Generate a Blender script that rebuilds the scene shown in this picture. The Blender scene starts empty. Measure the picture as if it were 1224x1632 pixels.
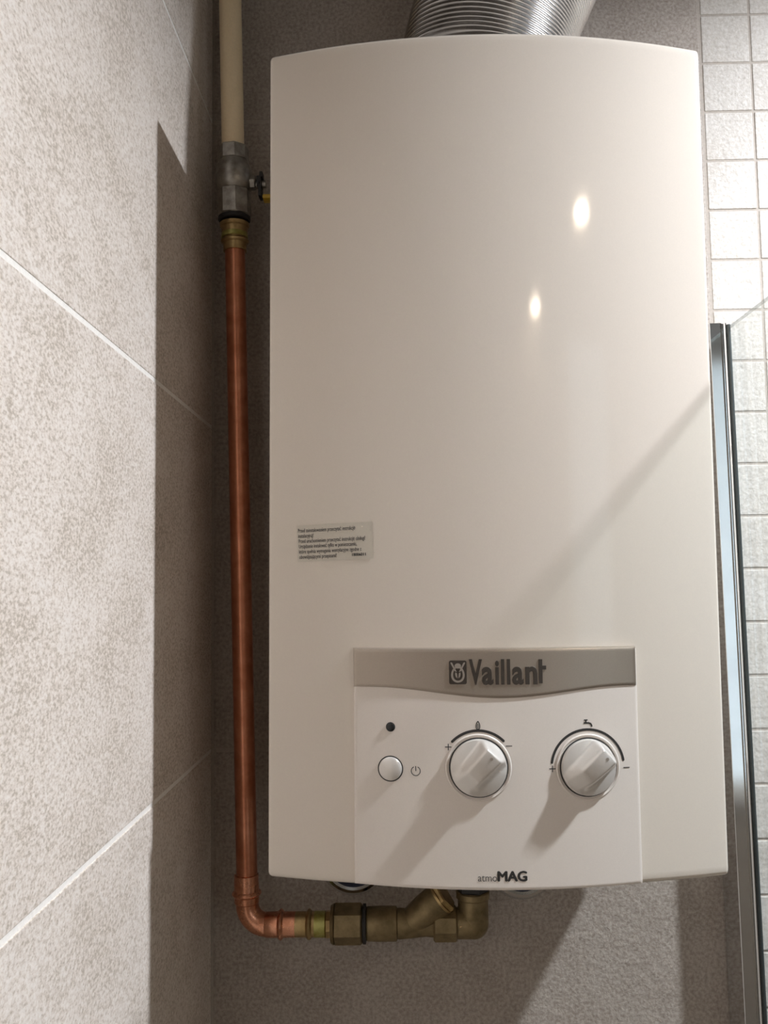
import bpy, bmesh, math, random
from math import sin, cos, pi, radians, sqrt
from mathutils import Vector, Matrix

random.seed(7)
sc = bpy.context.scene
COL = sc.collection

# ------------------------------------------------------------------ camera
cam_data = bpy.data.cameras.new('camera')
cam = bpy.data.objects.new('camera', cam_data)
COL.objects.link(cam)
cam_data.sensor_fit = 'VERTICAL'
cam_data.sensor_height = 36.0
cam_data.lens = 1400.0 / 1632.0 * 36.0
cam_data.clip_start = 0.01
right = Vector((0.99980703, 0.01424117, -0.01353131))
up = Vector((0.01459718, -0.07761436, 0.99687659))
fwd = Vector((-0.01314646, 0.99688174, 0.07780727))
M = Matrix.Identity(4)
for i in range(3):
    M[i][0], M[i][1], M[i][2] = right[i], up[i], -fwd[i]
M[0][3], M[1][3], M[2][3] = 0.0, -0.828, 1.66
cam.matrix_world = M
sc.camera = cam

# ------------------------------------------------------------------ world, exposure, lamps
world = bpy.data.worlds.new('world')
sc.world = world
world.use_nodes = True
world.node_tree.nodes['Background'].inputs['Color'].default_value = (1.0, 0.9, 0.8, 1)
world.node_tree.nodes['Background'].inputs['Strength'].default_value = 0.0
sc.view_settings.view_transform = 'Standard'
sc.view_settings.look = 'None'
sc.view_settings.gamma = 1.0
sc.view_settings.use_curve_mapping = False
sc.view_settings.exposure = 0.0

CEIL = 2.345
# three recessed ceiling lamps: (x, y, watts, colour)
LAMPS = [(0.60, -1.165, 0.75, (1.0, 0.78, 0.52)),
         (0.545, -1.79, 0.75, (1.0, 0.78, 0.52)),
         (0.72, -0.42, 20.0, (0.93, 0.98, 1.06))]
LAMP_R = 0.0275

# ------------------------------------------------------------------ helpers
def mat(name, base=(.8, .8, .8), rough=.5, metal=0.0, spec=.5, coat=0.0):
    m = bpy.data.materials.new(name)
    m.use_nodes = True
    b = m.node_tree.nodes['Principled BSDF']
    b.inputs['Base Color'].default_value = (*base, 1)
    b.inputs['Roughness'].default_value = rough
    b.inputs['Metallic'].default_value = metal
    b.inputs['Specular IOR Level'].default_value = spec
    b.inputs['Coat Weight'].default_value = coat
    b.inputs['Coat Roughness'].default_value = 0.05
    return m

def N(m, kind, **kw):
    n = m.node_tree.nodes.new(kind)
    for k, v in kw.items():
        if k in n.inputs: n.inputs[k].default_value = v
        else: setattr(n, k, v)
    return n

def L(m, a, b): m.node_tree.links.new(a, b)
def bsdf(m): return m.node_tree.nodes['Principled BSDF']

def ramp(m, fac, stops):
    r = N(m, 'ShaderNodeValToRGB')
    e = r.color_ramp.elements
    e[0].position, e[0].color = stops[0][0], (*stops[0][1], 1)
    e[1].position, e[1].color = stops[-1][0], (*stops[-1][1], 1)
    for p, c in stops[1:-1]:
        x = e.new(p); x.color = (*c, 1)
    L(m, fac, r.inputs['Fac'])
    return r

def noise(m, scale, detail=3.0, rough=.55, coord=None):
    n = N(m, 'ShaderNodeTexNoise', Scale=scale, Detail=detail, Roughness=rough)
    L(m, coord, n.inputs['Vector'])
    return n

def stone(name, lo, mid, hi, bump=.25, bscale=160, rough=.55, fine=330, grain=1.0):
    m = mat(name, mid, rough, spec=.35)
    g = N(m, 'ShaderNodeNewGeometry').outputs['Position']
    vm = N(m, 'ShaderNodeVectorMath', operation='MULTIPLY')   # grain drawn out along the tile's length
    vm.inputs[1].default_value = (1, grain, 1)
    L(m, g, vm.inputs[0])
    g = vm.outputs[0]
    n1 = noise(m, fine, 4, .62, g)
    n2 = noise(m, 18, 4, .6, g)
    mx = N(m, 'ShaderNodeMix', data_type='FLOAT')
    mx.inputs[0].default_value = .25
    L(m, n1.outputs['Fac'], mx.inputs[2]); L(m, n2.outputs['Fac'], mx.inputs[3])
    r = ramp(m, mx.outputs[0], [(.38, lo), (.50, mid), (.60, hi)])
    L(m, r.outputs['Color'], bsdf(m).inputs['Base Color'])
    n3 = noise(m, bscale, 5, .6, g)
    b = N(m, 'ShaderNodeBump', Strength=bump, Distance=.0015)
    L(m, n3.outputs['Fac'], b.inputs['Height'])
    L(m, b.outputs['Normal'], bsdf(m).inputs['Normal'])
    return m

def speckled(m, amount=.04, scale=900):
    """very fine paint texture: tiny colour variation"""
    g = N(m, 'ShaderNodeNewGeometry').outputs['Position']
    n = noise(m, scale, 2, .5, g)
    c = bsdf(m).inputs['Base Color'].default_value[:3]
    r = ramp(m, n.outputs['Fac'], [(.3, tuple(v*(1-amount) for v in c)), (.7, tuple(min(1, v*(1+amount)) for v in c))])
    L(m, r.outputs['Color'], bsdf(m).inputs['Base Color'])
    return m

def tarnish(m, lo, hi, scale=60, r0=.25, r1=.5):
    g = N(m, 'ShaderNodeNewGeometry').outputs['Position']
    n = noise(m, scale, 4, .6, g)
    r = ramp(m, n.outputs['Fac'], [(.35, lo), (.65, hi)])
    L(m, r.outputs['Color'], bsdf(m).inputs['Base Color'])
    mr = N(m, 'ShaderNodeMapRange')
    mr.inputs['To Min'].default_value = r1; mr.inputs['To Max'].default_value = r0
    L(m, n.outputs['Fac'], mr.inputs['Value'])
    L(m, mr.outputs['Result'], bsdf(m).inputs['Roughness'])
    return m

def finish(name, verts, faces, material, parent=None, smooth=True, angle=35, mats=None, fmat=None):
    me = bpy.data.meshes.new(name)
    me.from_pydata([tuple(v) for v in verts], [], faces)
    bm = bmesh.new(); bm.from_mesh(me)
    bmesh.ops.recalc_face_normals(bm, faces=bm.faces)
    bm.to_mesh(me); bm.free()
    if smooth:
        me.polygons.foreach_set('use_smooth', [True]*len(me.polygons))
        me.set_sharp_from_angle(angle=radians(angle))
    for x in (mats or [material]): me.materials.append(x)
    if fmat: me.polygons.foreach_set('material_index', fmat)
    me.update()
    return link(name, me, parent)

def link(name, me, parent=None):
    o = bpy.data.objects.new(name, me)
    COL.objects.link(o)
    if parent: o.parent = parent
    return o

def empty(name, label, cat, loc=(0, 0, 0), group=None):
    o = bpy.data.objects.new(name, None)
    COL.objects.link(o)
    o.empty_display_size = .02
    o.location = loc
    tag(o, label, cat, group)
    return o

def tag(o, label, cat, group=None):
    o['label'] = label; o['category'] = cat
    if group: o['group'] = group
    return o

def struct(o):
    o['kind'] = 'structure'
    return o

def box(x0, x1, y0, y1, z0, z1, b=0.0):
    """verts, faces of a box, chamfered by b"""
    if b <= 0:
        v = [(x, y, z) for x in (x0, x1) for y in (y0, y1) for z in (z0, z1)]
        f = [(0, 1, 3, 2), (4, 6, 7, 5), (0, 4, 5, 1), (2, 3, 7, 6), (0, 2, 6, 4), (1, 5, 7, 3)]
        return v, f
    bm = bmesh.new()
    bmesh.ops.create_cube(bm, size=1)
    for q in bm.verts:
        q.co = ((x0+x1)/2+q.co.x*(x1-x0), (y0+y1)/2+q.co.y*(y1-y0), (z0+z1)/2+q.co.z*(z1-z0))
    bmesh.ops.bevel(bm, geom=bm.edges[:], offset=b, segments=2, affect='EDGES', profile=.6)
    v = [tuple(q.co) for q in bm.verts]
    f = [[q.index for q in p.verts] for p in bm.faces]
    bm.free()
    return v, f

def join(*parts):
    V, F = [], []
    for v, f in parts:
        o = len(V); V += list(v); F += [tuple(i+o for i in p) for p in f]
    return V, F

def frame_for(d):
    d = Vector(d).normalized()
    a = Vector((0, 0, 1)) if abs(d.z) < .9 else Vector((1, 0, 0))
    u = d.cross(a).normalized()
    return d, u, d.cross(u)

def lathe(prof, origin=(0, 0, 0), axis=(0, 0, 1), seg=40, phase=0.0, caps=True):
    """prof: list of (distance along axis, radius)"""
    d, u, w = frame_for(axis); o = Vector(origin)
    V, F = [], []
    for t, r in prof:
        for k in range(seg):
            a = 2*pi*k/seg+phase
            V.append(o+d*t+u*(r*cos(a))+w*(r*sin(a)))
    for i in range(len(prof)-1):
        for k in range(seg):
            k2 = (k+1) % seg
            F.append((i*seg+k, i*seg+k2, (i+1)*seg+k2, (i+1)*seg+k))
    if caps:
        F.append(tuple(range(seg))); F.append(tuple((len(prof)-1)*seg+k for k in range(seg)))
    return V, F

def hexa(t0, t1, r, origin, axis, phase=0.0, n=6, b=.0012):
    return lathe([(t0, r-b), (t0+b, r), (t1-b, r), (t1, r-b)], origin, axis, n, phase)

def sweep(path, radii, seg=32, caps=True):
    """tube along a polyline of Vectors with a radius per point"""
    path = [Vector(p) for p in path]
    n = len(path)
    tang = [(path[min(i+1, n-1)]-path[max(i-1, 0)]).normalized() for i in range(n)]
    _, u, _ = frame_for(tang[0])
    V, F = [], []
    for i in range(n):
        t = tang[i]; u = (u-t*u.dot(t)).normalized(); w = t.cross(u)
        for k in range(seg):
            a = 2*pi*k/seg
            V.append(path[i]+u*(radii[i]*cos(a))+w*(radii[i]*sin(a)))
    for i in range(n-1):
        for k in range(seg):
            k2 = (k+1) % seg
            F.append((i*seg+k, i*seg+k2, (i+1)*seg+k2, (i+1)*seg+k))
    if caps:
        F.append(tuple(range(seg))); F.append(tuple((n-1)*seg+k for k in range(seg)))
    return V, F

def bead(t, r, h, w=.004, n=6):
    return [(t-w/2+w*k/n, r+h*sin(pi*k/n)) for k in range(n+1)]

# ------------------------------------------------------------------ materials
M_TILE = stone('beige stone tile', (.50, .43, .355), (.75, .665, .59), (.85, .785, .72), bump=.35, fine=560, grain=.65)
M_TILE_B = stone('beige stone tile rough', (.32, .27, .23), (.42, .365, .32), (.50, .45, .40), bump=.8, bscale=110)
M_MOS = stone('split stone mosaic', (.52, .475, .42), (.60, .56, .51), (.67, .635, .59), bump=.9, bscale=120)
M_GROUT = speckled(mat('pale grout', (.92, .885, .83), .9), .05, 400)
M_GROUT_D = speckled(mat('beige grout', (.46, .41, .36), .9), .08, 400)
M_PLASTER = speckled(mat('grey beige plaster', (.36, .32, .28), .85), .03, 60)
M_WHITE = speckled(mat('white ceiling paint', (.36, .345, .33), .85), .03, 60)
M_FLOOR = stone('brown floor tile', (.20, .16, .12), (.26, .21, .16), (.32, .26, .20))
M_ENAMEL = speckled(mat('white enamel', (.725, .655, .575), .08, spec=.5), .015, 1200)
M_PANEL = speckled(mat('pearl grey panel', (.79, .72, .66), .33, spec=.45), .02, 1500)
M_SILVER = speckled(mat('silver lacquer', (.43, .37, .31), .36, metal=.7), .03, 1500)
M_LETTER = speckled(mat('dark grey relief', (.075, .062, .052), .35, metal=.4), .05, 1500)
M_EMBLEM = speckled(mat('light relief', (.42, .37, .32), .4, metal=.5), .05, 1500)
M_KNOB = speckled(mat('silver knob', (.74, .70, .66), .24, metal=.3, coat=.4), .02, 1500)
M_LIP = speckled(mat('glossy rim', (.86, .84, .82), .18), .02, 1500)
M_INK = speckled(mat('black print', (.03, .028, .026), .55), .1, 900)
M_GREYINK = speckled(mat('grey print', (.10, .09, .085), .6), .1, 900)
M_FILM = speckled(mat('label film', (.62, .57, .49), .38), .02, 1200)
M_LED = speckled(mat('dark lens', (.02, .02, .02), .15), .1, 900)
M_GAP_SHADE = speckled(mat('painted gap shade', (.02, .02, .02), .7), .1, 900)  # near black, paints the shade in the gaps around button and knobs
M_COPPER = tarnish(mat('copper', (.72, .30, .17), .3, metal=1), (.52, .20, .11), (.70, .31, .19), 50, .22, .42)
M_COPPER2 = tarnish(mat('copper fitting', (.80, .36, .2), .28, metal=1), (.60, .26, .15), (.85, .42, .27), 90, .2, .36)
M_BRASS = tarnish(mat('brass', (.55, .40, .18), .35, metal=1), (.40, .28, .13), (.58, .43, .21), 80, .28, .5)
M_BRASS_G = tarnish(mat('green marked brass', (.45, .42, .12), .4, metal=.8), (.36, .32, .08), (.52, .50, .18), 120, .3, .5)
M_BRONZE = tarnish(mat('dull bronze', (.30, .23, .12), .5, metal=.8), (.22, .165, .085), (.34, .26, .14), 90, .4, .6)
M_NICKEL = tarnish(mat('dull nickel', (.40, .38, .34), .4, metal=.9), (.28, .26, .23), (.46, .44, .40), 120, .3, .5)
M_DARK = speckled(mat('dark rubber', (.025, .023, .022), .6), .1, 900)
M_YELLOW = speckled(mat('yellow lever', (.60, .38, .03), .45), .05, 900)
M_CREAM = speckled(mat('cream pipe paint', (.90, .74, .49), .38), .03, 500)
M_CHROME = tarnish(mat('chrome', (.80, .82, .84), .1, metal=1), (.76, .78, .80), (.84, .86, .88), 20, .07, .13)
M_PROF = tarnish(mat('polished aluminium', (.80, .82, .84), .1, metal=1), (.74, .76, .78), (.80, .82, .84), 20, .07, .1)
M_ALU = tarnish(mat('aluminium', (.62, .62, .62), .25, metal=1), (.54, .53, .52), (.64, .63, .62), 40, .16, .24)
M_SEAL = speckled(mat('grey seal', (.05, .06, .06), .4), .1, 900)
M_CAVITY = speckled(mat('dark blue cavity shade', (.03, .035, .07), .45), .1, 900)
M_GEDGE = mat('glass edge', (.30, .38, .35), .15)
bsdf(M_GEDGE).inputs['Alpha'].default_value = .55

m = bpy.data.materials.new('clear glass'); m.use_nodes = True
nt = m.node_tree
for n in list(nt.nodes): nt.nodes.remove(n)
out = nt.nodes.new('ShaderNodeOutputMaterial'); mixs = nt.nodes.new('ShaderNodeMixShader')
tr = nt.nodes.new('ShaderNodeBsdfTransparent'); tr.inputs['Color'].default_value = (.975, .99, .985, 1)
gl = nt.nodes.new('ShaderNodeBsdfGlossy'); gl.inputs['Roughness'].default_value = .01
lw = nt.nodes.new('ShaderNodeLayerWeight'); lw.inputs['Blend'].default_value = .5
pw = nt.nodes.new('ShaderNodeMath'); pw.operation = 'POWER'; pw.inputs[1].default_value = 5.0
fr = nt.nodes.new('ShaderNodeMath'); fr.operation = 'MULTIPLY_ADD'; fr.inputs[1].default_value = .96; fr.inputs[2].default_value = .03
nt.links.new(lw.outputs['Facing'], pw.inputs[0]); nt.links.new(pw.outputs[0], fr.inputs[0])
nt.links.new(fr.outputs[0], mixs.inputs[0]); nt.links.new(tr.outputs[0], mixs.inputs[1])
nt.links.new(gl.outputs[0], mixs.inputs[2]); nt.links.new(mixs.outputs[0], out.inputs['Surface'])
M_GLASS = m

m = mat('lamp glow', (1, 1, 1)); bsdf(m).inputs['Emission Color'].default_value = (1, .9, .78, 1)
bsdf(m).inputs['Emission Strength'].default_value = 40
M_GLOW = m

# ------------------------------------------------------------------ room shell
XL, XR, YF = -0.174, 2.0, -1.9
G = .0006                                     # joint depth
def slab(name, dims, material):
    return struct(finish(name, *box(*dims), material, smooth=False))

wall_left = slab('wall_left', (XL-.1, XL-G, YF-.1, .1, 0, CEIL), M_GROUT)
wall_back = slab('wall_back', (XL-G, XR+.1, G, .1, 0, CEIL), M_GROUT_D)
wall_right = slab('wall_right', (XR, XR+.1, YF, G, 0, CEIL), M_FLOOR)
wall_front = slab('wall_front', (XL-G, XR+.1, YF-.1, YF, 0, CEIL), M_PLASTER)
floor = slab('floor', (XL-.1, XR+.1, YF-.1, .1, -.1, 0), M_FLOOR)
ceiling = slab('ceiling', (XL-.1, XR+.1, YF-.1, .1, CEIL, CEIL+.1), M_WHITE)
slab('trim_1', (XL, XR, YF, YF+.012, 0.0, 1.02), M_FLOOR)   # brown tiled dado on the far wall

JZ = [0.0, .293, .596, .899, 1.202, 1.505, 1.808, 2.111, CEIL]
J = .0019                                      # half a joint
def tile_mesh(name, a, h, material, axis):
    """thin tile, face in the wall plane; origin at its lower left corner"""
    t = .0012
    if axis == 'x':                            # on the left wall: runs along -y, faces +x
        v, f = box(-.008, 0, -a, 0, 0, h, .0005)
    else:
        v, f = box(0, a, 0, .008, 0, h, .0008)
    me = bpy.data.meshes.new(name)
    me.from_pydata(v, [], f); me.materials.append(material); me.update()
    return me

cache = {}
def tile(a, h, material, axis, loc, parent):
    key = (round(a, 4), round(h, 4), material.name, axis)
    if key not in cache: cache[key] = tile_mesh('tile', a, h, material, axis)
    o = link('tile', cache[key], parent)
    o.location = loc
    return o

for r in range(len(JZ)-1):                     # left wall: 60 x 30 cm tiles
    y = 0.0
    while y > YF+.01:
        a = min(.6, y-YF)
        tile(a-2*J, JZ[r+1]-JZ[r]-2*J, M_TILE, 'x', (XL+random.uniform(-.0002, .0002), y-J, JZ[r]+J), wall_left)
        y -= .6
XM = .306                                      # where the small mosaic starts
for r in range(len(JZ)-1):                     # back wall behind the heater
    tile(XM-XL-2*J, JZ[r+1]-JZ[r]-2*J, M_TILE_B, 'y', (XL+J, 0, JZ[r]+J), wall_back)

P, PX, JM = .0494, .0482, .0011                # mosaic pitch
Z0 = 2.2099
me_m = tile_mesh('mosaic_tile', PX-2*JM, P-2*JM, M_MOS, 'y')
rows = [Z0+P*k for k in range(-20, 3)]
for c in range(8):
    for z in rows:
        o = link('tile', me_m, wall_back)
        o.location = (XM+c*PX+JM, random.uniform(-.0002, .0001), z+JM)
        o.rotation_euler = (random.uniform(-.003, .003), 0, random.uniform(-.003, .003))
V, F = [], []
bv, bf = box(0, PX-2*JM, 0, .008, 0, P-2*JM)
zs = [Z0+P*k for k in range(-44, 3)]
ncol = int((XR-XM)/PX)
for c in range(ncol):
    for z in zs:
        if c < 8 and rows[0]-.001 <= z <= rows[-1]+.001: continue
        o = len(V); dy = random.uniform(-.0002, .0001)
        V += [(XM+c*PX+JM+a, dy+b, z+JM+d) for a, b, d in bv]; F += [tuple(i+o for i in p) for p in bf]
o = finish('mosaic_tiles', V, F, M_MOS, wall_back, smooth=False); o['kind'] = 'stuff'

# window in the far wall (its cool light is mirrored in the chrome profile)
m = mat('frosted pane', (.7, .75, .8), .4); bsdf(m).inputs['Emission Color'].default_value = (.80, .92, 1, 1)
bsdf(m).inputs['Emission Strength'].default_value = 1.0
M_PANE = m
win = struct(finish('window_1', *join(box(0.77, 0.81, YF, YF+.05, 1.06, 2.335, .004), box(1.13, 1.17, YF, YF+.05, 1.06, 2.335, .004),
                                      box(0.81, 1.13, YF, YF+.05, 2.30, 2.335, .004), box(0.75, 1.19, YF, YF+.09, 1.02, 1.07, .004)), M_ENAMEL))
finish('pane', *box(0.80, 1.14, YF+.012, YF+.018, 1.07, 2.30), M_PANE, win, smooth=False)

# ------------------------------------------------------------------ ceiling lamps
for i, (x, y, w, c) in enumerate(LAMPS):
    lab = ['recessed ceiling lamp reflected higher up in the heater cover',
           'recessed ceiling lamp reflected lower down in the heater cover',
           'recessed ceiling lamp over the shower behind the glass screen'][i]
    r = empty('ceiling_lamp', lab, 'lamp', (x, y, CEIL), 'recessed ceiling lamps')
    finish('trim_ring', *lathe([(-.002, .030), (-.004, .034), (-.004, .040), (0, .042)], (0, 0, 0), (0, 0, 1), 40, caps=False), M_CHROME, r)
    finish('bulb', *lathe([(-.0015, .001), (-.0015, .0265)], (0, 0, 0), (0, 0, 1), 32), M_GLOW, r)
    ld = bpy.data.lights.new('lamp_light', 'AREA')
    ld.shape = 'DISK'; ld.size = LAMP_R*2; ld.energy = w; ld.color = c
    if i == 2: ld.spread = radians(166)          # narrower beam, aimed straight down
    lo = bpy.data.objects.new('lamp_light', ld); COL.objects.link(lo)
    lo.parent = r; lo.location = (0, 0, -.006)

# ------------------------------------------------------------------ gas water heater
HW, D0, SAG, HH = .155, .219, .024, .580
heater = empty('gas_water_heater', 'white gas water heater with bowed glossy cover hung on the tiled wall', 'water heater', (.0652, 0, 1.46))
heater.rotation_euler = (0, .006, 0)

def bow(x): return -(D0+SAG*(1-(x/HW)**2))
def slope(x): return math.atan(2*SAG*x/HW**2)

# back casing (plain box behind the cover)
finish('casing', *box(-HW+.004, HW-.004, -.06, -.003, .004, HH-.004, .002), M_ENAMEL, heater)

def prism(outline, z0, z1, b, seg=3, vb=.006):
    bm = bmesh.new()
    lev = [[bm.verts.new((x, y, z)) for x, y in outline] for z in (z0, z0+2*b, z1-2*b, z1)]
    lo, hi = lev[0], lev[-1]
    n = len(outline)
    for p, q in zip(lev, lev[1:]):
        for i in range(n):
            bm.faces.new((p[i], p[(i+1) % n], q[(i+1) % n], q[i]))
    bm.faces.new(lo); bm.faces.new(hi)
    bmesh.ops.recalc_face_normals(bm, faces=bm.faces)
    ed = [e for e in bm.edges if abs(e.verts[0].co.z-e.verts[1].co.z) < 1e-6 and (abs(e.verts[0].co.z-z0) < 1e-6 or abs(e.verts[0].co.z-z1) < 1e-6)]
    bmesh.ops.bevel(bm, geom=ed, offset=b, segments=seg, affect='EDGES', profile=.5)
    V = [tuple(v.co) for v in bm.verts]; bm.verts.index_update()
    F = [[v.index for v in f.verts] for f in bm.faces]
    bm.free()
    return V, F

rc = .005                                      # rounded vertical edges of the cover
outl = [(-HW, -.04)]
pts = []
K = 56
for i in range(K+1):
    x = -HW+rc*.55+(2*HW-rc*1.1)*i/K
    pts.append((x, bow(x)))
def corner(s):
    x = s*(HW-rc*.55); y = bow(x)
    return [(s*(HW-rc*.55+rc*.55*sin(a)), y+rc*.8*(1-cos(a))) for a in (pi/2, pi/3, pi/6)]
outl += corner(-1)+pts+list(reversed(corner(1)))+[(HW, -.04)]
finish('front_cover', *prism(outl, .0005, HH, .0035), M_ENAMEL, heater, angle=40)

# flue spigot on the top
finish('flue_collar', *lathe([(.0, .066), (.012, .066), (.013, .0625), (.0125, .0625)], (.012, -.125, HH-.001), (0, 0, 1), 56), M_ALU, heater)

# control panel plate
PX0, PX1, PZ0, PZ1, PR, PB = -.0955, .0919, .0012, .1546, .006, .0016
def levels(a, b, n):
    L_ = [(a, 0), (a+.0002, PR-PB), (a+PB*.35, PR-PB*.3), (a+PB, PR), (a+PB*1.7, PR)]
    mid = [(a+2*PB+(b-a-4*PB)*k/n, PR) for k in range(1, n)]
    R_ = [(b-PB*1.7, PR), (b-PB, PR), (b-PB*.35, PR-PB*.3), (b-.0002, PR-PB), (b, 0)]
    return L_+mid+R_
def plate(cols, rowf, nrow, extra=0.0):
    V, F = [], []
    for x, p in cols:
        rows_ = rowf(x)
        for z, q in rows_:
            h = min(p, q)
            V.append((x, bow(x)+.001-h-(extra if h > 0 else 0), z))
    for i in range(len(cols)-1):
        for j in range(nrow-1):
            F.append((i*nrow+j, (i+1)*nrow+j, (i+1)*nrow+j+1, i*nrow+j+1))
    return V, F
def panel_bottom(x): return PZ0-.0004+.0016*((x-.0)/.094)**2
cols = levels(PX0, PX1, 40)
def rowf(x): return levels(panel_bottom(x), PZ1-.001, 2)
panel = finish('control_panel', *plate(cols, rowf, len(rowf(0))), M_PANEL, heater, angle=30)

PROUD = PR-.001                                # panel face height above the cover
def onp(x, z, h=0.0):                          # point on the panel face, h above it
    return (x, bow(x)-PROUD-h, z)

def band_low(x):
    a = max(-1, min(1, (x-.001)/.084))
    return .1293-.0070*.5*(1+cos(pi*a))
bcols = levels(PX0-.0002, PX1-.0006, 48)
def browf(x): return levels(band_low(x), PZ1+.0004, 2)
band = finish('trim_band', *plate(bcols, browf, len(browf(0)), .0009), M_SILVER, panel, angle=30)
band['label'] = 'brown grey silver strip with a wavy lower edge'
BANDH = .0009

# ---- flat and raised marks on the panel
def strip(points, width, h, closed=False, thick=.0):
    """ribbon along (x, z) points, laid on the panel at height h"""
    n = len(points); V, F = [], []
    for i, (x, z) in enumerate(points):
        if closed: a, b = points[i-1], points[(i+1) % n]
        else: a, b = points[max(i-1, 0)], points[min(i+1, n-1)]
        dx, dz = b[0]-a[0], b[1]-a[1]; l = sqrt(dx*dx+dz*dz) or 1
        nx, nz = -dz/l*width/2, dx/l*width/2
        V += [onp(x+nx, z+nz, h), onp(x-nx, z-nz, h)]
    for i in range(n if closed else n-1):
        j = (i+1) % n
        F.append((2*i, 2*j, 2*j+1, 2*i+1))
    return V, F
def poly(points, h):
    return [onp(x, z, h) for x, z in points], [tuple(range(len(points)))]
def arcpts(cx, cz, r, a0, a1, n=28):
    return [(cx+r*cos(radians(a0+(a1-a0)*k/n)), cz+r*sin(radians(a0+(a1-a0)*k/n))) for k in range(n+1)]
def roundcap(cx, cz, r, h, n=14):
    return poly([(cx+r*cos(2*pi*k/n), cz+r*sin(2*pi*k/n)) for k in range(n)], h)
H = .00018
K1, K2 = (-.0144, .0785), (.0569, .0779)

def dial_scale(name, c, r, a0, a1, w, plus, minus):
    p = arcpts(*c, r, a0, a1)
    finish('dial_arc', *join(strip(p, w, H), roundcap(*p[0], w/2, H), roundcap(*p[-1], w/2, H)), M_INK, panel, smooth=False)
    finish('plus_sign', *join(strip([(plus[0]-.0021, plus[1]), (plus[0]+.0021, plus[1])], .00055, H),
                              strip([(plus[0], plus[1]-.0021), (plus[0], plus[1]+.0021)], .00055, H+.00004)), M_INK, panel, smooth=False)
    finish('minus_sign', *strip([(minus[0]-.0021, minus[1]), (minus[0]+.0021, minus[1])], .00055, H), M_INK, panel, smooth=False)
dial_scale('flame', K1, .0235, 135.5, 46, .0017, (-.0338, .0915), (.0054, .0921))
dial_scale('water', K2, .0240, 172, 9.5, .0016, (.0334, .0773), (.0826, .0768))

# flame symbol
fx, fz = -.0144, .1052
fl = [(fx+.00115*sin(pi*t)*(1 if t < 1 else 1), fz-.0022+.0048*t) for t in [k/12 for k in range(13)]]
fr_ = [(fx-.00115*sin(pi*t), fz-.0022+.0048*t) for t in [k/12 for k in range(12, -1, -1)]]
outline = [(fx+.0012*(sin(pi*min(1, t*.78+.22))**.8), fz-.0022+.0050*t) for t in [k/12 for k in range(13)]]
outline += [(2*fx-x, z) for x, z in reversed(outline)]
inner = [(fx+.00045*sin(pi*t), fz-.0016+.0026*t) for t in [k/8 for k in range(9)]]
inner += [(2*fx-x, z) for x, z in reversed(inner)]
finish('flame_symbol', *join(strip(outline, .0006, H, True), strip(inner, .00035, H, True),
                             strip([(fx-.0011, fz-.0031), (fx+.0011, fz-.0031)], .0005, H)), M_INK, panel, smooth=False)
# tap symbol: handle bar, stem, body and spout
tx, tz = .0574, .1055
finish('tap_symbol', *join(strip([(tx-.0025, tz+.0025), (tx-.0001, tz+.0025)], .0007, H),
                           strip([(tx-.0013, tz+.0025), (tx-.0013, tz+.0008)], .0009, H+.00004),
                           strip([(tx-.0028, tz+.0006), (tx+.0006, tz+.0006), (tx+.0018, tz+.0002), (tx+.0024, tz-.0008), (tx+.0026, tz-.0019)], .0010, H)),
       M_INK, panel, smooth=False)
# power symbol
finish('power_symbol', *join(strip(arcpts(-.0550, .0759, .0029, 115, 425), .0005, H),
                             strip([(-.0550, .0759), (-.0550, .0791)], .0005, H)), M_INK, panel, smooth=False)

def onpanel(local, cx, cz, rot_extra=0.0):
    """(u, v, h): u right, v up, h out of the panel -> heater space, tangent at cx"""
    a = slope(cx)
    ux, uy = cos(a), sin(a)
    nx, ny = sin(a), -cos(a)
    bx, by, _ = onp(cx, cz)
    return [(bx+u*ux+h*nx, by+u*uy+h*ny, cz+v) for u, v, h in local]

def disc(prof, cx, cz, seg=56, capend=True):
    V, F = [], []
    for r, h in prof:
        for k in range(seg):
            V.append((r*cos(2*pi*k/seg), r*sin(2*pi*k/seg), h))
    for i in range(len(prof)-1):
        for k in range(seg):
            k2 = (k+1) % seg
            F.append((i*seg+k, i*seg+k2, (i+1)*seg+k2, (i+1)*seg+k))
    if capend: F.append(tuple((len(prof)-1)*seg+k for k in range(seg)))
    return onpanel(V, cx, cz), F

# indicator lens and push button
finish('indicator_lens', *disc([(.0031, .0), (.0030, .0004), (.0026, .0007), (.0014, .0009)], -.0712, .1039, 28), M_LED, panel)
finish('gap_shade_ring', *disc([(.0074, .0002), (.0083, .0003)], -.0714, .0771, 48, False), M_GAP_SHADE, panel)  # shade of the button's gap, painted as a flat dark ring
btn = finish('power_button', *disc([(.0076, -.001), (.0076, .0008), (.0072, .0014), (.006, .0019), (.004, .0023), (.002, .0025), (.0005, .0026)], -.0714, .0771, 48), M_KNOB, heater)

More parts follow.
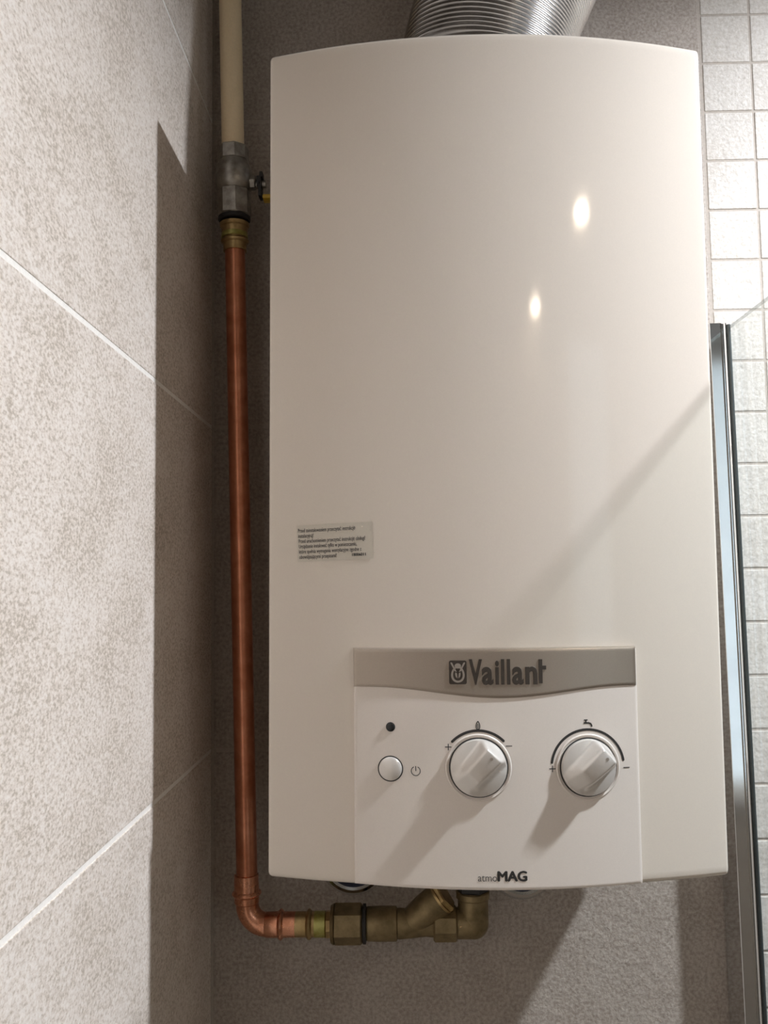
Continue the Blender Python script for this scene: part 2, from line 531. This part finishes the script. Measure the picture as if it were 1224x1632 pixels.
# ---- rotary knobs with a scooped grip
def smooth(t):
    t = max(0.0, min(1.0, t)); return t*t*(3-2*t)
def knob(cx, cz, R, ang, name='knob'):
    ca, sa = cos(radians(ang)), sin(radians(ang))
    seg, rings = 96, 30
    base, Hg = .0030, .0112
    V, F = [], []
    def height(u, v):
        q = (u*ca+v*sa)/R; p = abs(-u*sa+v*ca)/R
        r = sqrt(u*u+v*v)/R
        w = .30+.05*q
        ridge = 1-smooth((p-w*.85)/.34)
        side = smooth((.97-q)/.24)*smooth((q+1.02)/.75)
        dome = .0022*(1-r*r)
        return base+dome+Hg*ridge*side*(.72+.28*q)
    for k in range(seg): V.append((R*cos(2*pi*k/seg), R*sin(2*pi*k/seg), -.001))
    for k in range(seg): V.append((R*cos(2*pi*k/seg), R*sin(2*pi*k/seg), base-.0012))
    for i in range(rings):
        r = R*(.975*(1-i/rings))
        for k in range(seg):
            u, v = r*cos(2*pi*k/seg), r*sin(2*pi*k/seg)
            V.append((u, v, height(u, v)))
    V.append((0, 0, height(0, 0)))
    n = rings+2
    for i in range(n-1):
        for k in range(seg):
            k2 = (k+1) % seg
            F.append((i*seg+k, i*seg+k2, (i+1)*seg+k2, (i+1)*seg+k))
    for k in range(seg): F.append(((n-1)*seg+k, (n-1)*seg+(k+1) % seg, len(V)-1))
    kn = finish(name, onpanel(V, cx, cz), F, M_KNOB, heater, angle=50)
    # small pointer dimple printed near the wide end of the grip
    hu, hv = .60*R*ca, .60*R*sa
    dv = [(hu+.0011*cos(2*pi*k/16), hv+.0011*sin(2*pi*k/16)) for k in range(16)]
    d = [(u, v, height(u, v)+.0002) for u, v in dv]
    finish('pointer_dot', onpanel(d, cx, cz), [tuple(range(16))], M_EMBLEM, kn, smooth=False)
    finish('gap_shade_ring', *disc([(R*.97, .0003), (R+.0008, .0003)], cx, cz, 72, False), M_GAP_SHADE, kn)  # dark ring laid on the solid panel as the shade of a gap
    finish('rim', *disc([(R+.0032, -.0001), (R+.0026, .0006), (R+.0023, .0006), (R+.0007, -.0007)], cx, cz, 72, False), M_PANEL, kn)
    return kn
k1 = knob(*K1, .0183, 48); k2 = knob(*K2, .0181, 43)
k1['label'] = 'silver dial below the flame symbol'
k2['label'] = 'silver dial below the tap symbol'

# ---- lettering
def text_mesh(s, bold=0.0, extrude=0.0, res=3):
    cu = bpy.data.curves.new('lettering', 'FONT')
    cu.body = s; cu.size = 1.0; cu.offset = bold; cu.extrude = extrude; cu.resolution_u = res
    if extrude: cu.bevel_depth = .010; cu.bevel_resolution = 1
    ob = bpy.data.objects.new('lettering', cu)
    COL.objects.link(ob)
    me = bpy.data.meshes.new_from_object(ob.evaluated_get(bpy.context.evaluated_depsgraph_get()))
    bpy.data.objects.remove(ob); bpy.data.curves.remove(cu)
    V = [tuple(v.co) for v in me.vertices]; F = [tuple(p.vertices) for p in me.polygons]
    bpy.data.meshes.remove(me)
    return V, F
CAP = max(v[1] for v in text_mesh('H')[0])
def fit(s, x0, x1, zb, cap, surf, bold=0.0, extrude=0.0, hscale=1.0, thick=0.0):
    if thick:                                  # flat print made heavier by a second, shifted impression
        return join(*[fit(s, x0+dx, x1+dx, zb+dz, cap, (lambda x, z, h, q=q: surf(x, z, h+q*.00002))) for q, (dx, dz) in
                      enumerate(((-thick, 0), (thick, 0), (0, thick*.6), (0, -thick*.6)))])
    V, F = text_mesh(s, bold, extrude)
    a = min(v[0] for v in V); b = max(v[0] for v in V)
    k = cap/CAP
    return [surf(x0+(x-a)/(b-a)*(x1-x0), zb+y*k, h*hscale) for x, y, h in V], F

# model lettering, flat print
finish('lettering', *fit('atmo', -.0159, -.0037, .0070, .0046, lambda x, z, h: onp(x, z, H)), M_GREYINK, panel, smooth=False)
finish('lettering', *fit('MAG', -.0031, .0153, .0072, .0060, lambda x, z, h: onp(x, z, H+h), thick=.00042), M_INK, panel, smooth=False)

# raised maker's name: each letter its own piece
def relief(x, z, h): return onp(x, z, BANDH+.0001+h)
zb, cap = .1323, .0150
def pxu(u): return -.0198+(u-330)/(1155-330)*.0503
for ch, a, b in [('V', 330, 470), ('a', 466, 590), ('i', 610, 650), ('l', 672, 708), ('l', 735, 770), ('a', 790, 912), ('n', 930, 1060)]:
    finish('letter', *fit(ch, pxu(a), pxu(b), zb, cap, relief, .022, .05, .008), M_LETTER, panel, angle=25)
ts = [(1076, 0), (1114, 0), (1114, .0088), (1155, .0088), (1155, .0113), (1114, .0113), (1114, .0154), (1076, .0154)]
tv = [relief(pxu(u), zb+z, .0006) for u, z in ts]+[relief(pxu(u), zb+z, -.0003) for u, z in ts]
tf = [tuple(range(8))]+[(i, (i+1) % 8, 8+(i+1) % 8, 8+i) for i in range(8)]
finish('letter', tv, tf, M_LETTER, panel, smooth=False)

# square emblem: rounded dark plate, egg shaped ring, hare head with two long ears
ex0, ex1, ez0, ez1 = -.0327, -.0213, .1319, .1472
ec, em = (ex0+ex1)/2, (ez0+ez1)/2
def rrect(x0, x1, z0, z1, r, n=5):
    P_ = []
    for cx_, cz_, a in ((x1-r, z1-r, 0), (x0+r, z1-r, 90), (x0+r, z0+r, 180), (x1-r, z0+r, 270)):
        P_ += [(cx_+r*cos(radians(a+90*k/n)), cz_+r*sin(radians(a+90*k/n))) for k in range(n+1)]
    return P_
def solid(points, h0, h1):
    n = len(points)
    V = [relief(x, z, h1) for x, z in points]+[relief(x, z, h0) for x, z in points]
    return V, [tuple(range(n))]+[(i, (i+1) % n, n+(i+1) % n, n+i) for i in range(n)]
def mirror(points): return [(2*ec-x, z) for x, z in points]
emb = finish('emblem', *solid(rrect(ex0, ex1, ez0, ez1, .0012), -.0003, .0004), M_LETTER, panel, smooth=False)
egg = [(ec+.0044*cos(t)*(1-.10*sin(t)), em-.0012+.0054*sin(t)) for t in [2*pi*k/36 for k in range(36)]]
egg2 = [(ec+.0031*cos(t)*(1-.10*sin(t)), em-.0012+.0041*sin(t)) for t in [2*pi*k/36 for k in range(36)]]
rv = [relief(x, z, .0007) for x, z in egg]+[relief(x, z, .0007) for x, z in egg2]
rf = [(i, (i+1) % 36, 36+(i+1) % 36, 36+i) for i in range(36)]
ear = [(ec+.0006, em+.0002), (ec+.0020, em+.0008), (ec+.0047, em+.0058), (ec+.0047, em+.0066), (ec+.0036, em+.0062)]
tuft = [(ec+.0021*cos(t), em+.0042+.0017*sin(t)) for t in [2*pi*k/16 for k in range(16)]]
cheek = [(ec+.0003, em-.0038), (ec+.0014, em-.0028), (ec+.0018, em-.0012), (ec+.0016, em+.0002), (ec+.0006, em-.0006)]
parts_ = [(rv, rf)]
for q in (ear, mirror(ear), tuft, cheek, mirror(cheek)):
    parts_.append(([relief(x, z, .0008) for x, z in q], [tuple(range(len(q)))]))
V, F = join(*parts_)
bm = bmesh.new(); me = bpy.data.meshes.new('emblem_relief'); me.from_pydata(V, [], F); me.materials.append(M_EMBLEM)
bm.free(); o = link('emblem_relief', me, panel)
o['label'] = 'lighter hare head in an oval on the square emblem'

# instruction sticker
ST = radians(2.0)
SX, SZ = -.1340, .2376
def onst(x, z, h=0.0):                         # sticker-local x right, z up from its top-left corner
    X = SX+x*cos(ST)-z*sin(ST); Z = SZ+x*sin(ST)+z*cos(ST)
    return (X, bow(X)-.00025-h, Z)
V, F = [], []
n = 14
for i in range(n+1):
    for z in (0, -.0250): V.append(onst(-.0010+.0525*i/n, z))
for i in range(n): F.append((2*i, 2*i+2, 2*i+3, 2*i+1))
stk = finish('warning_sticker', V, F, M_FILM, heater)
stk['label'] = 'small clear sticker with six lines of Polish print'
lines = [('Przed zainstalowaniem przeczytać instrukcję', .0000, .0397), ('instalacyjną!', .0001, .0107),
         ('Przed uruchomieniem przeczytać instrukcję obsługi!', .0002, .0463), ('Urządzenie instalować tylko w pomieszczeniu,', .0003, .0404),
         ('które spełnia wymagania wentylacyjne zgodne z', .0003, .0434), ('obowiązującymi przepisami!', .0003, .0263)]
for k, (s, a, b) in enumerate(lines):
    finish('lettering', *fit(s, a, b, -.0048-.00362*k, .0026, lambda x, z, h: onst(x, z, .0001+h), thick=.00005), M_GREYINK, stk, smooth=False)
finish('lettering', *fit('18006011', .0370, .0462, -.0048-.00362*5+.0002, .0019, lambda x, z, h: onst(x, z, .0001+h), thick=.00012), M_INK, stk, smooth=False)

# ------------------------------------------------------------------ corrugated flue duct
duct = empty('flue_duct', 'corrugated aluminium flue duct rising from the top of the water heater', 'duct', (.0765, -.125, 2.0535))
ctrl = [(0, 0, -.03), (0, 0, 0), (.001, 0, .022), (.013, 0, .07), (.037, .002, .125), (.068, .004, .19), (.090, .005, .245), (.095, .005, .2905), (.0955, .005, .32)]
def catmull(P_, t):
    i = min(int(t), len(P_)-2); f = t-i
    g = lambda k: Vector(P_[max(0, min(len(P_)-1, k))])
    a, b, c, d = g(i-1), g(i), g(i+1), g(i+2)
    return .5*((2*b)+(c-a)*f+(2*a-5*b+4*c-d)*f*f+(3*b-a-3*c+d)*f**3)
dense = [catmull(ctrl, 1+(len(ctrl)-3)*k/600) for k in range(601)]
acc = [0.0]
for a, b in zip(dense, dense[1:]): acc.append(acc[-1]+(b-a).length)
pitch, per = .0037, 8
npt = int(acc[-1]/pitch*per)
path, rad, j = [], [], 0
for k in range(npt+1):
    s = acc[-1]*k/npt
    while j < len(acc)-2 and acc[j+1] < s: j += 1
    f = (s-acc[j])/max(1e-9, acc[j+1]-acc[j])
    path.append(dense[j].lerp(dense[j+1], min(1, f)))
    rad.append(0.0685+.0018*cos(2*pi*s/pitch))
finish('duct_hose', *sweep(path, rad, 72), M_ALU, duct, angle=70)
finish('wall_collar', *lathe([(-.003, .072), (-.004, .085), (0, .086)], (.095, .005, .2915), (0, 0, 1), 48, caps=False), M_ALU, duct)

# ------------------------------------------------------------------ gas pipe run on the left
YP = -.05
def pxz(z): return -.1325-.0182*(z-1.3924)
AX = Vector((-.0182, 0, 1)).normalized()
def on(z): return (pxz(z), YP, z)

white = empty('gas_pipe', 'cream painted vertical gas pipe above the ball valve', 'pipe', on(2.050))
finish('tube', *lathe([(0, .0103), (CEIL-2.050, .0103)], (0, 0, 0), AX, 36), M_CREAM, white)
finish('ceiling_rosette', *lathe([(CEIL-2.050-.004, .011), (CEIL-2.050-.003, .022), (CEIL-2.050, .024)], (0, 0, 0), AX, 36, caps=False), M_NICKEL, white)

valve = empty('ball_valve', 'dull nickel ball valve between the cream pipe and the copper pipe', 'valve', on(1.9890))
o_ = Vector((0, 0, 0))
finish('upper_socket', *hexa(.0555, .0700, .0142, o_, AX, .25, 8), M_NICKEL, valve)
finish('body', *lathe([(.0275, .0135), (.030, .0158), (.0335, .0164), (.041, .0168), (.0495, .0160), (.052, .0150), (.0555, .0140)], o_, AX, 40), M_NICKEL, valve)
finish('lower_socket', *hexa(.004, .0285, .0155, o_, AX, .25, 8), M_NICKEL, valve)
finish('gasket', *lathe([(0, .0135), (.001, .0146), (.0035, .0146), (.0045, .0135)], o_, AX, 36), M_DARK, valve)
gx, gz = .0150, .0335
finish('gland_nut', *hexa(0, .0065, .0068, (gx-.0015, 0, gz+.003), (1, 0, 0), 0, 6), M_NICKEL, valve)
finish('stem', *lathe([(0, .0035), (.010, .0035)], (gx+.004, 0, gz+.001), (1, 0, 0), 16), M_NICKEL, valve)
brk = finish('lever_bracket', *join(box(gx+.0075, gx+.0105, -.006, .006, gz-.012, gz+.002, .0008),
                                    box(gx+.0085, gx+.0115, -.005, .005, gz+.006, gz+.0115, .0008),
                                    box(gx+.0060, gx+.0100, -.006, .006, gz-.002, gz+.007, .0008)), M_DARK, valve)
lev = finish('lever', *box(gx+.0115, gx+.055, -.006, .006, gz-.0145, gz-.0105, .0012), M_YELLOW, valve)
lev['label'] = 'yellow lever reaching behind the water heater'

adap = empty('brass_adaptor', 'brass press adaptor under the ball valve, on top of the copper pipe', 'pipe fitting', on(1.9610))
finish('body', *lathe([(.0255, .0135), (.0225, .0132), (.0215, .0120), (.017, .0117), (.0125, .0112), (.0115, .0105)], o_, AX, 36), M_BRASS, adap)
finish('marking_ring', *lathe([(.0165, .0118), (.016, .0121), (.0125, .0121), (.012, .0116)], o_, AX, 36), M_BRASS_G, adap)
finish('press_socket', *lathe([(.0118, .0105)]+bead(.0092, .0108, .0020, .0046)+[(.004, .0105), (.0, .0104), (.0, .0096)], o_, AX, 36), M_BRASS, adap)

cop = empty('copper_pipe', 'long vertical copper gas pipe beside the water heater', 'pipe', on(1.408))
finish('tube', *lathe([(0, .0091), (1.968-1.408, .0091)], o_, AX, 40), M_COPPER, cop)

# press elbow at the foot
ZR = 1.3669
el = empty('copper_elbow', 'copper press elbow at the foot of the vertical copper pipe', 'pipe fitting', (-.1325, YP, ZR))
Rb = .0175
xb = .0
arc = [(.0004*0+Rb-Rb*cos(t), 0, Rb-Rb*sin(t)) for t in [pi/2*k/14 for k in range(15)]]
bend = [(-.0002, 0, .0305), (0, 0, .0215)]+arc+[(Rb+.006, 0, 0)]
finish('bend', *sweep(bend, [.0098]*len(bend), 36), M_COPPER2, el)
finish('upper_socket', *lathe([(.018, .0098)]+[(.0190, .0106)]+bead(.0265, .0107, .0020, .005)+[(.0335, .0106), (.0420, .0104), (.0425, .0094)], o_, (-.0182, 0, 1), 36), M_COPPER2, el)
finish('side_socket', *lathe([(.0155, .0098), (.0165, .0104)]+bead(.0290, .0105, .0022, .005)+[(.036, .0104)]+[(.0415, .0104), (.042, .0094)], o_, (1, 0, 0), 36), M_COPPER2, el)

ad2 = empty('brass_adaptor', 'brass press adaptor between the copper elbow and the union nut', 'pipe fitting', (-.0910, YP, ZR))
finish('press_socket', *lathe([(-.001, .0094), (0, .0103)]+bead(.0118, .0104, .0022, .005)+[(.0165, .0104), (.0168, .0098)], o_, (1, 0, 0), 36), M_BRASS, ad2)
finish('marking_ring', *lathe([(.0160, .0096), (.0165, .0106), (.0255, .0106), (.026, .0098)], o_, (1, 0, 0), 36), M_BRASS_G, ad2)
finish('neck', *hexa(.0255, .0325, .0112, o_, (1, 0, 0), .2, 8), M_BRASS, ad2)

un = empty('pipe_union', 'bronze union with a large hexagon nut under the water heater', 'pipe fitting', (-.0600, YP, ZR))
finish('nut', *hexa(.0015, .0265, .0168, o_, (1, 0, 0), .30, 6, .0016), M_BRONZE, un)
finish('collar', *lathe([(-.0010, .0115), (-.0005, .0150), (.0020, .0165), (.0025, .0120)], o_, (1, 0, 0), 32), M_BRONZE, un)
finish('gasket', *lathe([(.0265, .0120), (.0270, .0160), (.0295, .0160), (.0300, .0120)], o_, (1, 0, 0), 36), M_DARK, un)
finish('tailpiece', *lathe([(.0295, .0128), (.031, .0138), (.041, .0142), (.0555, .0140), (.0565, .0120)], o_, (1, 0, 0), 36), M_BRONZE, un)

ys = empty('y_strainer', 'bronze gas strainer with a slanting branch under the water heater', 'pipe fitting', (-.0040, YP, ZR))
finish('body', *lathe([(0, .0120), (.002, .0125), (.012, .0118), (.024, .0105), (.031, .0112), (.032, .011)], o_, (1, 0, 0), 36), M_BRONZE, ys)
bd = Vector((.78, -.10, .62)).normalized()
finish('branch', *lathe([(-.004, .0100), (.010, .0122), (.020, .0134), (.036, .0140), (.0375, .0132)], (.009, 0, -.001), bd, 36), M_BRONZE, ys)
finish('branch_cap', *join(hexa(.0375, .0425, .0140, (.009, 0, -.001), bd, 0, 6), lathe([(.0365, .0142), (.0385, .0142)], (.009, 0, -.001), bd, 36)), M_BRASS, ys)
finish('outlet_hexagon', *hexa(.0310, .0510, .0152, o_, (1, 0, 0), .2, 8), M_BRONZE, ys)

be = empty('bronze_elbow', 'bronze threaded elbow turning up into the bottom of the water heater', 'pipe fitting', (.0470, YP, ZR))
Re = .0145
ball = [(-.0130*cos(t), max(.0003, .0130*sin(t))) for t in [pi*k/16 for k in range(17)]]
finish('bend', *join(lathe([(-.0005, .0120), (.001, .0128), (Re, .0129)], o_, (1, 0, 0), 40, caps=False),
                     lathe([(0, .0130), (.0265, .0130)], (Re, 0, 0), (0, 0, 1), 40, caps=False),
                     lathe(ball, (Re, 0, 0), Vector((1, 0, -1)), 40)), M_BRONZE, be)
finish('collar', *lathe([(.0205, .0130), (.0215, .0143), (.0262, .0143), (.0272, .0130)], (Re, 0, 0), (0, 0, 1), 36), M_BRONZE, be)
finish('lock_nut', *hexa(.0272, .0345, .0150, (Re, 0, 0), (0, 0, 1), .3, 6), M_DARK, be)
finish('tail_pipe', *lathe([(.0345, .0100), (1.464-ZR, .0100)], (Re, 0, 0), (0, 0, 1), 28), M_BRONZE, be)

# ------------------------------------------------------------------ water connections with chrome rosettes on the wall
def rosette(x, z, label):
    r = empty('wall_rosette', label, 'pipe rosette', (x, 0, z), 'chrome rosettes under the heater')
    finish('ring', *lathe([(.000, .0330), (.0035, .0328), (.0075, .0312), (.0095, .0290), (.0096, .0265), (.0075, .0245), (.002, .0240)], o_, (0, -1, 0), 56, caps=False), M_CHROME, r)
    finish('cavity_disc', *lathe([(.001, .0243), (.003, .0240), (.0035, .0130)], o_, (0, -1, 0), 48), M_CAVITY, r)  # dark disc painting the shaded cavity inside the ring
    p = [(0, -.002, 0), (0, -.016, 0)]+[(0, -.016-.014*sin(t), .014-.014*cos(t)) for t in [pi/2*k/10 for k in range(1, 11)]]+[(0, -.030, 1.4635-z)]
    finish('supply_pipe', *sweep(p, [.0075]*len(p), 28), M_CHROME, r)
    finish('coupling_nut', *hexa(.030, .045, .0130, (0, -.030, 0), (0, 0, 1), 0, 6), M_CHROME, r)
rosette(-.0430, 1.4074, 'chrome wall rosette under the heater above the union nut')
rosette(.1100, 1.4022, 'chrome wall rosette under the heater, nearest the shower screen')

# ------------------------------------------------------------------ shower screen
GT = 1.888
scr = empty('shower_screen', 'clear glass shower screen in a chrome wall profile beside the heater', 'shower screen', (.2990, 0, .02))
SL = .0080                                     # the screen leans very slightly out of plumb
def lean(vf):
    v, f = vf
    return [(x+(GT-(z+.02))*SL-.2990, y, z) for x, y, z in v], f
ZB, ZT = .0, GT-.02
prof = [(.2888, -.001), (.2888, -.0376), (.2892, -.0380), (.2985, -.0380), (.3000, -.0374), (.3006, -.0362),
        (.3012, -.0362), (.3018, -.0374), (.3030, -.0380), (.3040, -.0378), (.3044, -.0365), (.3044, -.001)]
def extr(outline, z0, z1, steps=1):
    n = len(outline); V, F = [], []
    for k in range(steps+1):
        z = z0+(z1-z0)*k/steps
        V += [(x, y, z) for x, y in outline]
    for k in range(steps):
        for i in range(n):
            j = (i+1) % n
            F.append((k*n+i, k*n+j, (k+1)*n+j, (k+1)*n+i))
    F.append(tuple(range(n))); F.append(tuple(steps*n+i for i in range(n)))
    return V, F
finish('wall_profile', *lean(extr(prof, ZB, ZT+.002)), M_PROF, scr, angle=20)
finish('seal', *lean(extr([(.3044, -.030), (.3044, -.0385), (.3056, -.0400), (.3072, -.0395), (.3072, -.030)], ZB, ZT+.0005)), M_SEAL, scr)
gv, gf = lean(box(.3074, .3122, -.71, -.020, ZB+.004, ZT))
gm = []
for p in gf:
    a, b, c = (Vector(gv[p[i]]) for i in range(3))
    nrm = (b-a).cross(c-a).normalized()
    gm.append(0 if abs(nrm.x) > .9 else 1)
finish('glass_panel', gv, gf, None, scr, smooth=False, mats=[M_GLASS, M_GEDGE], fmat=gm)
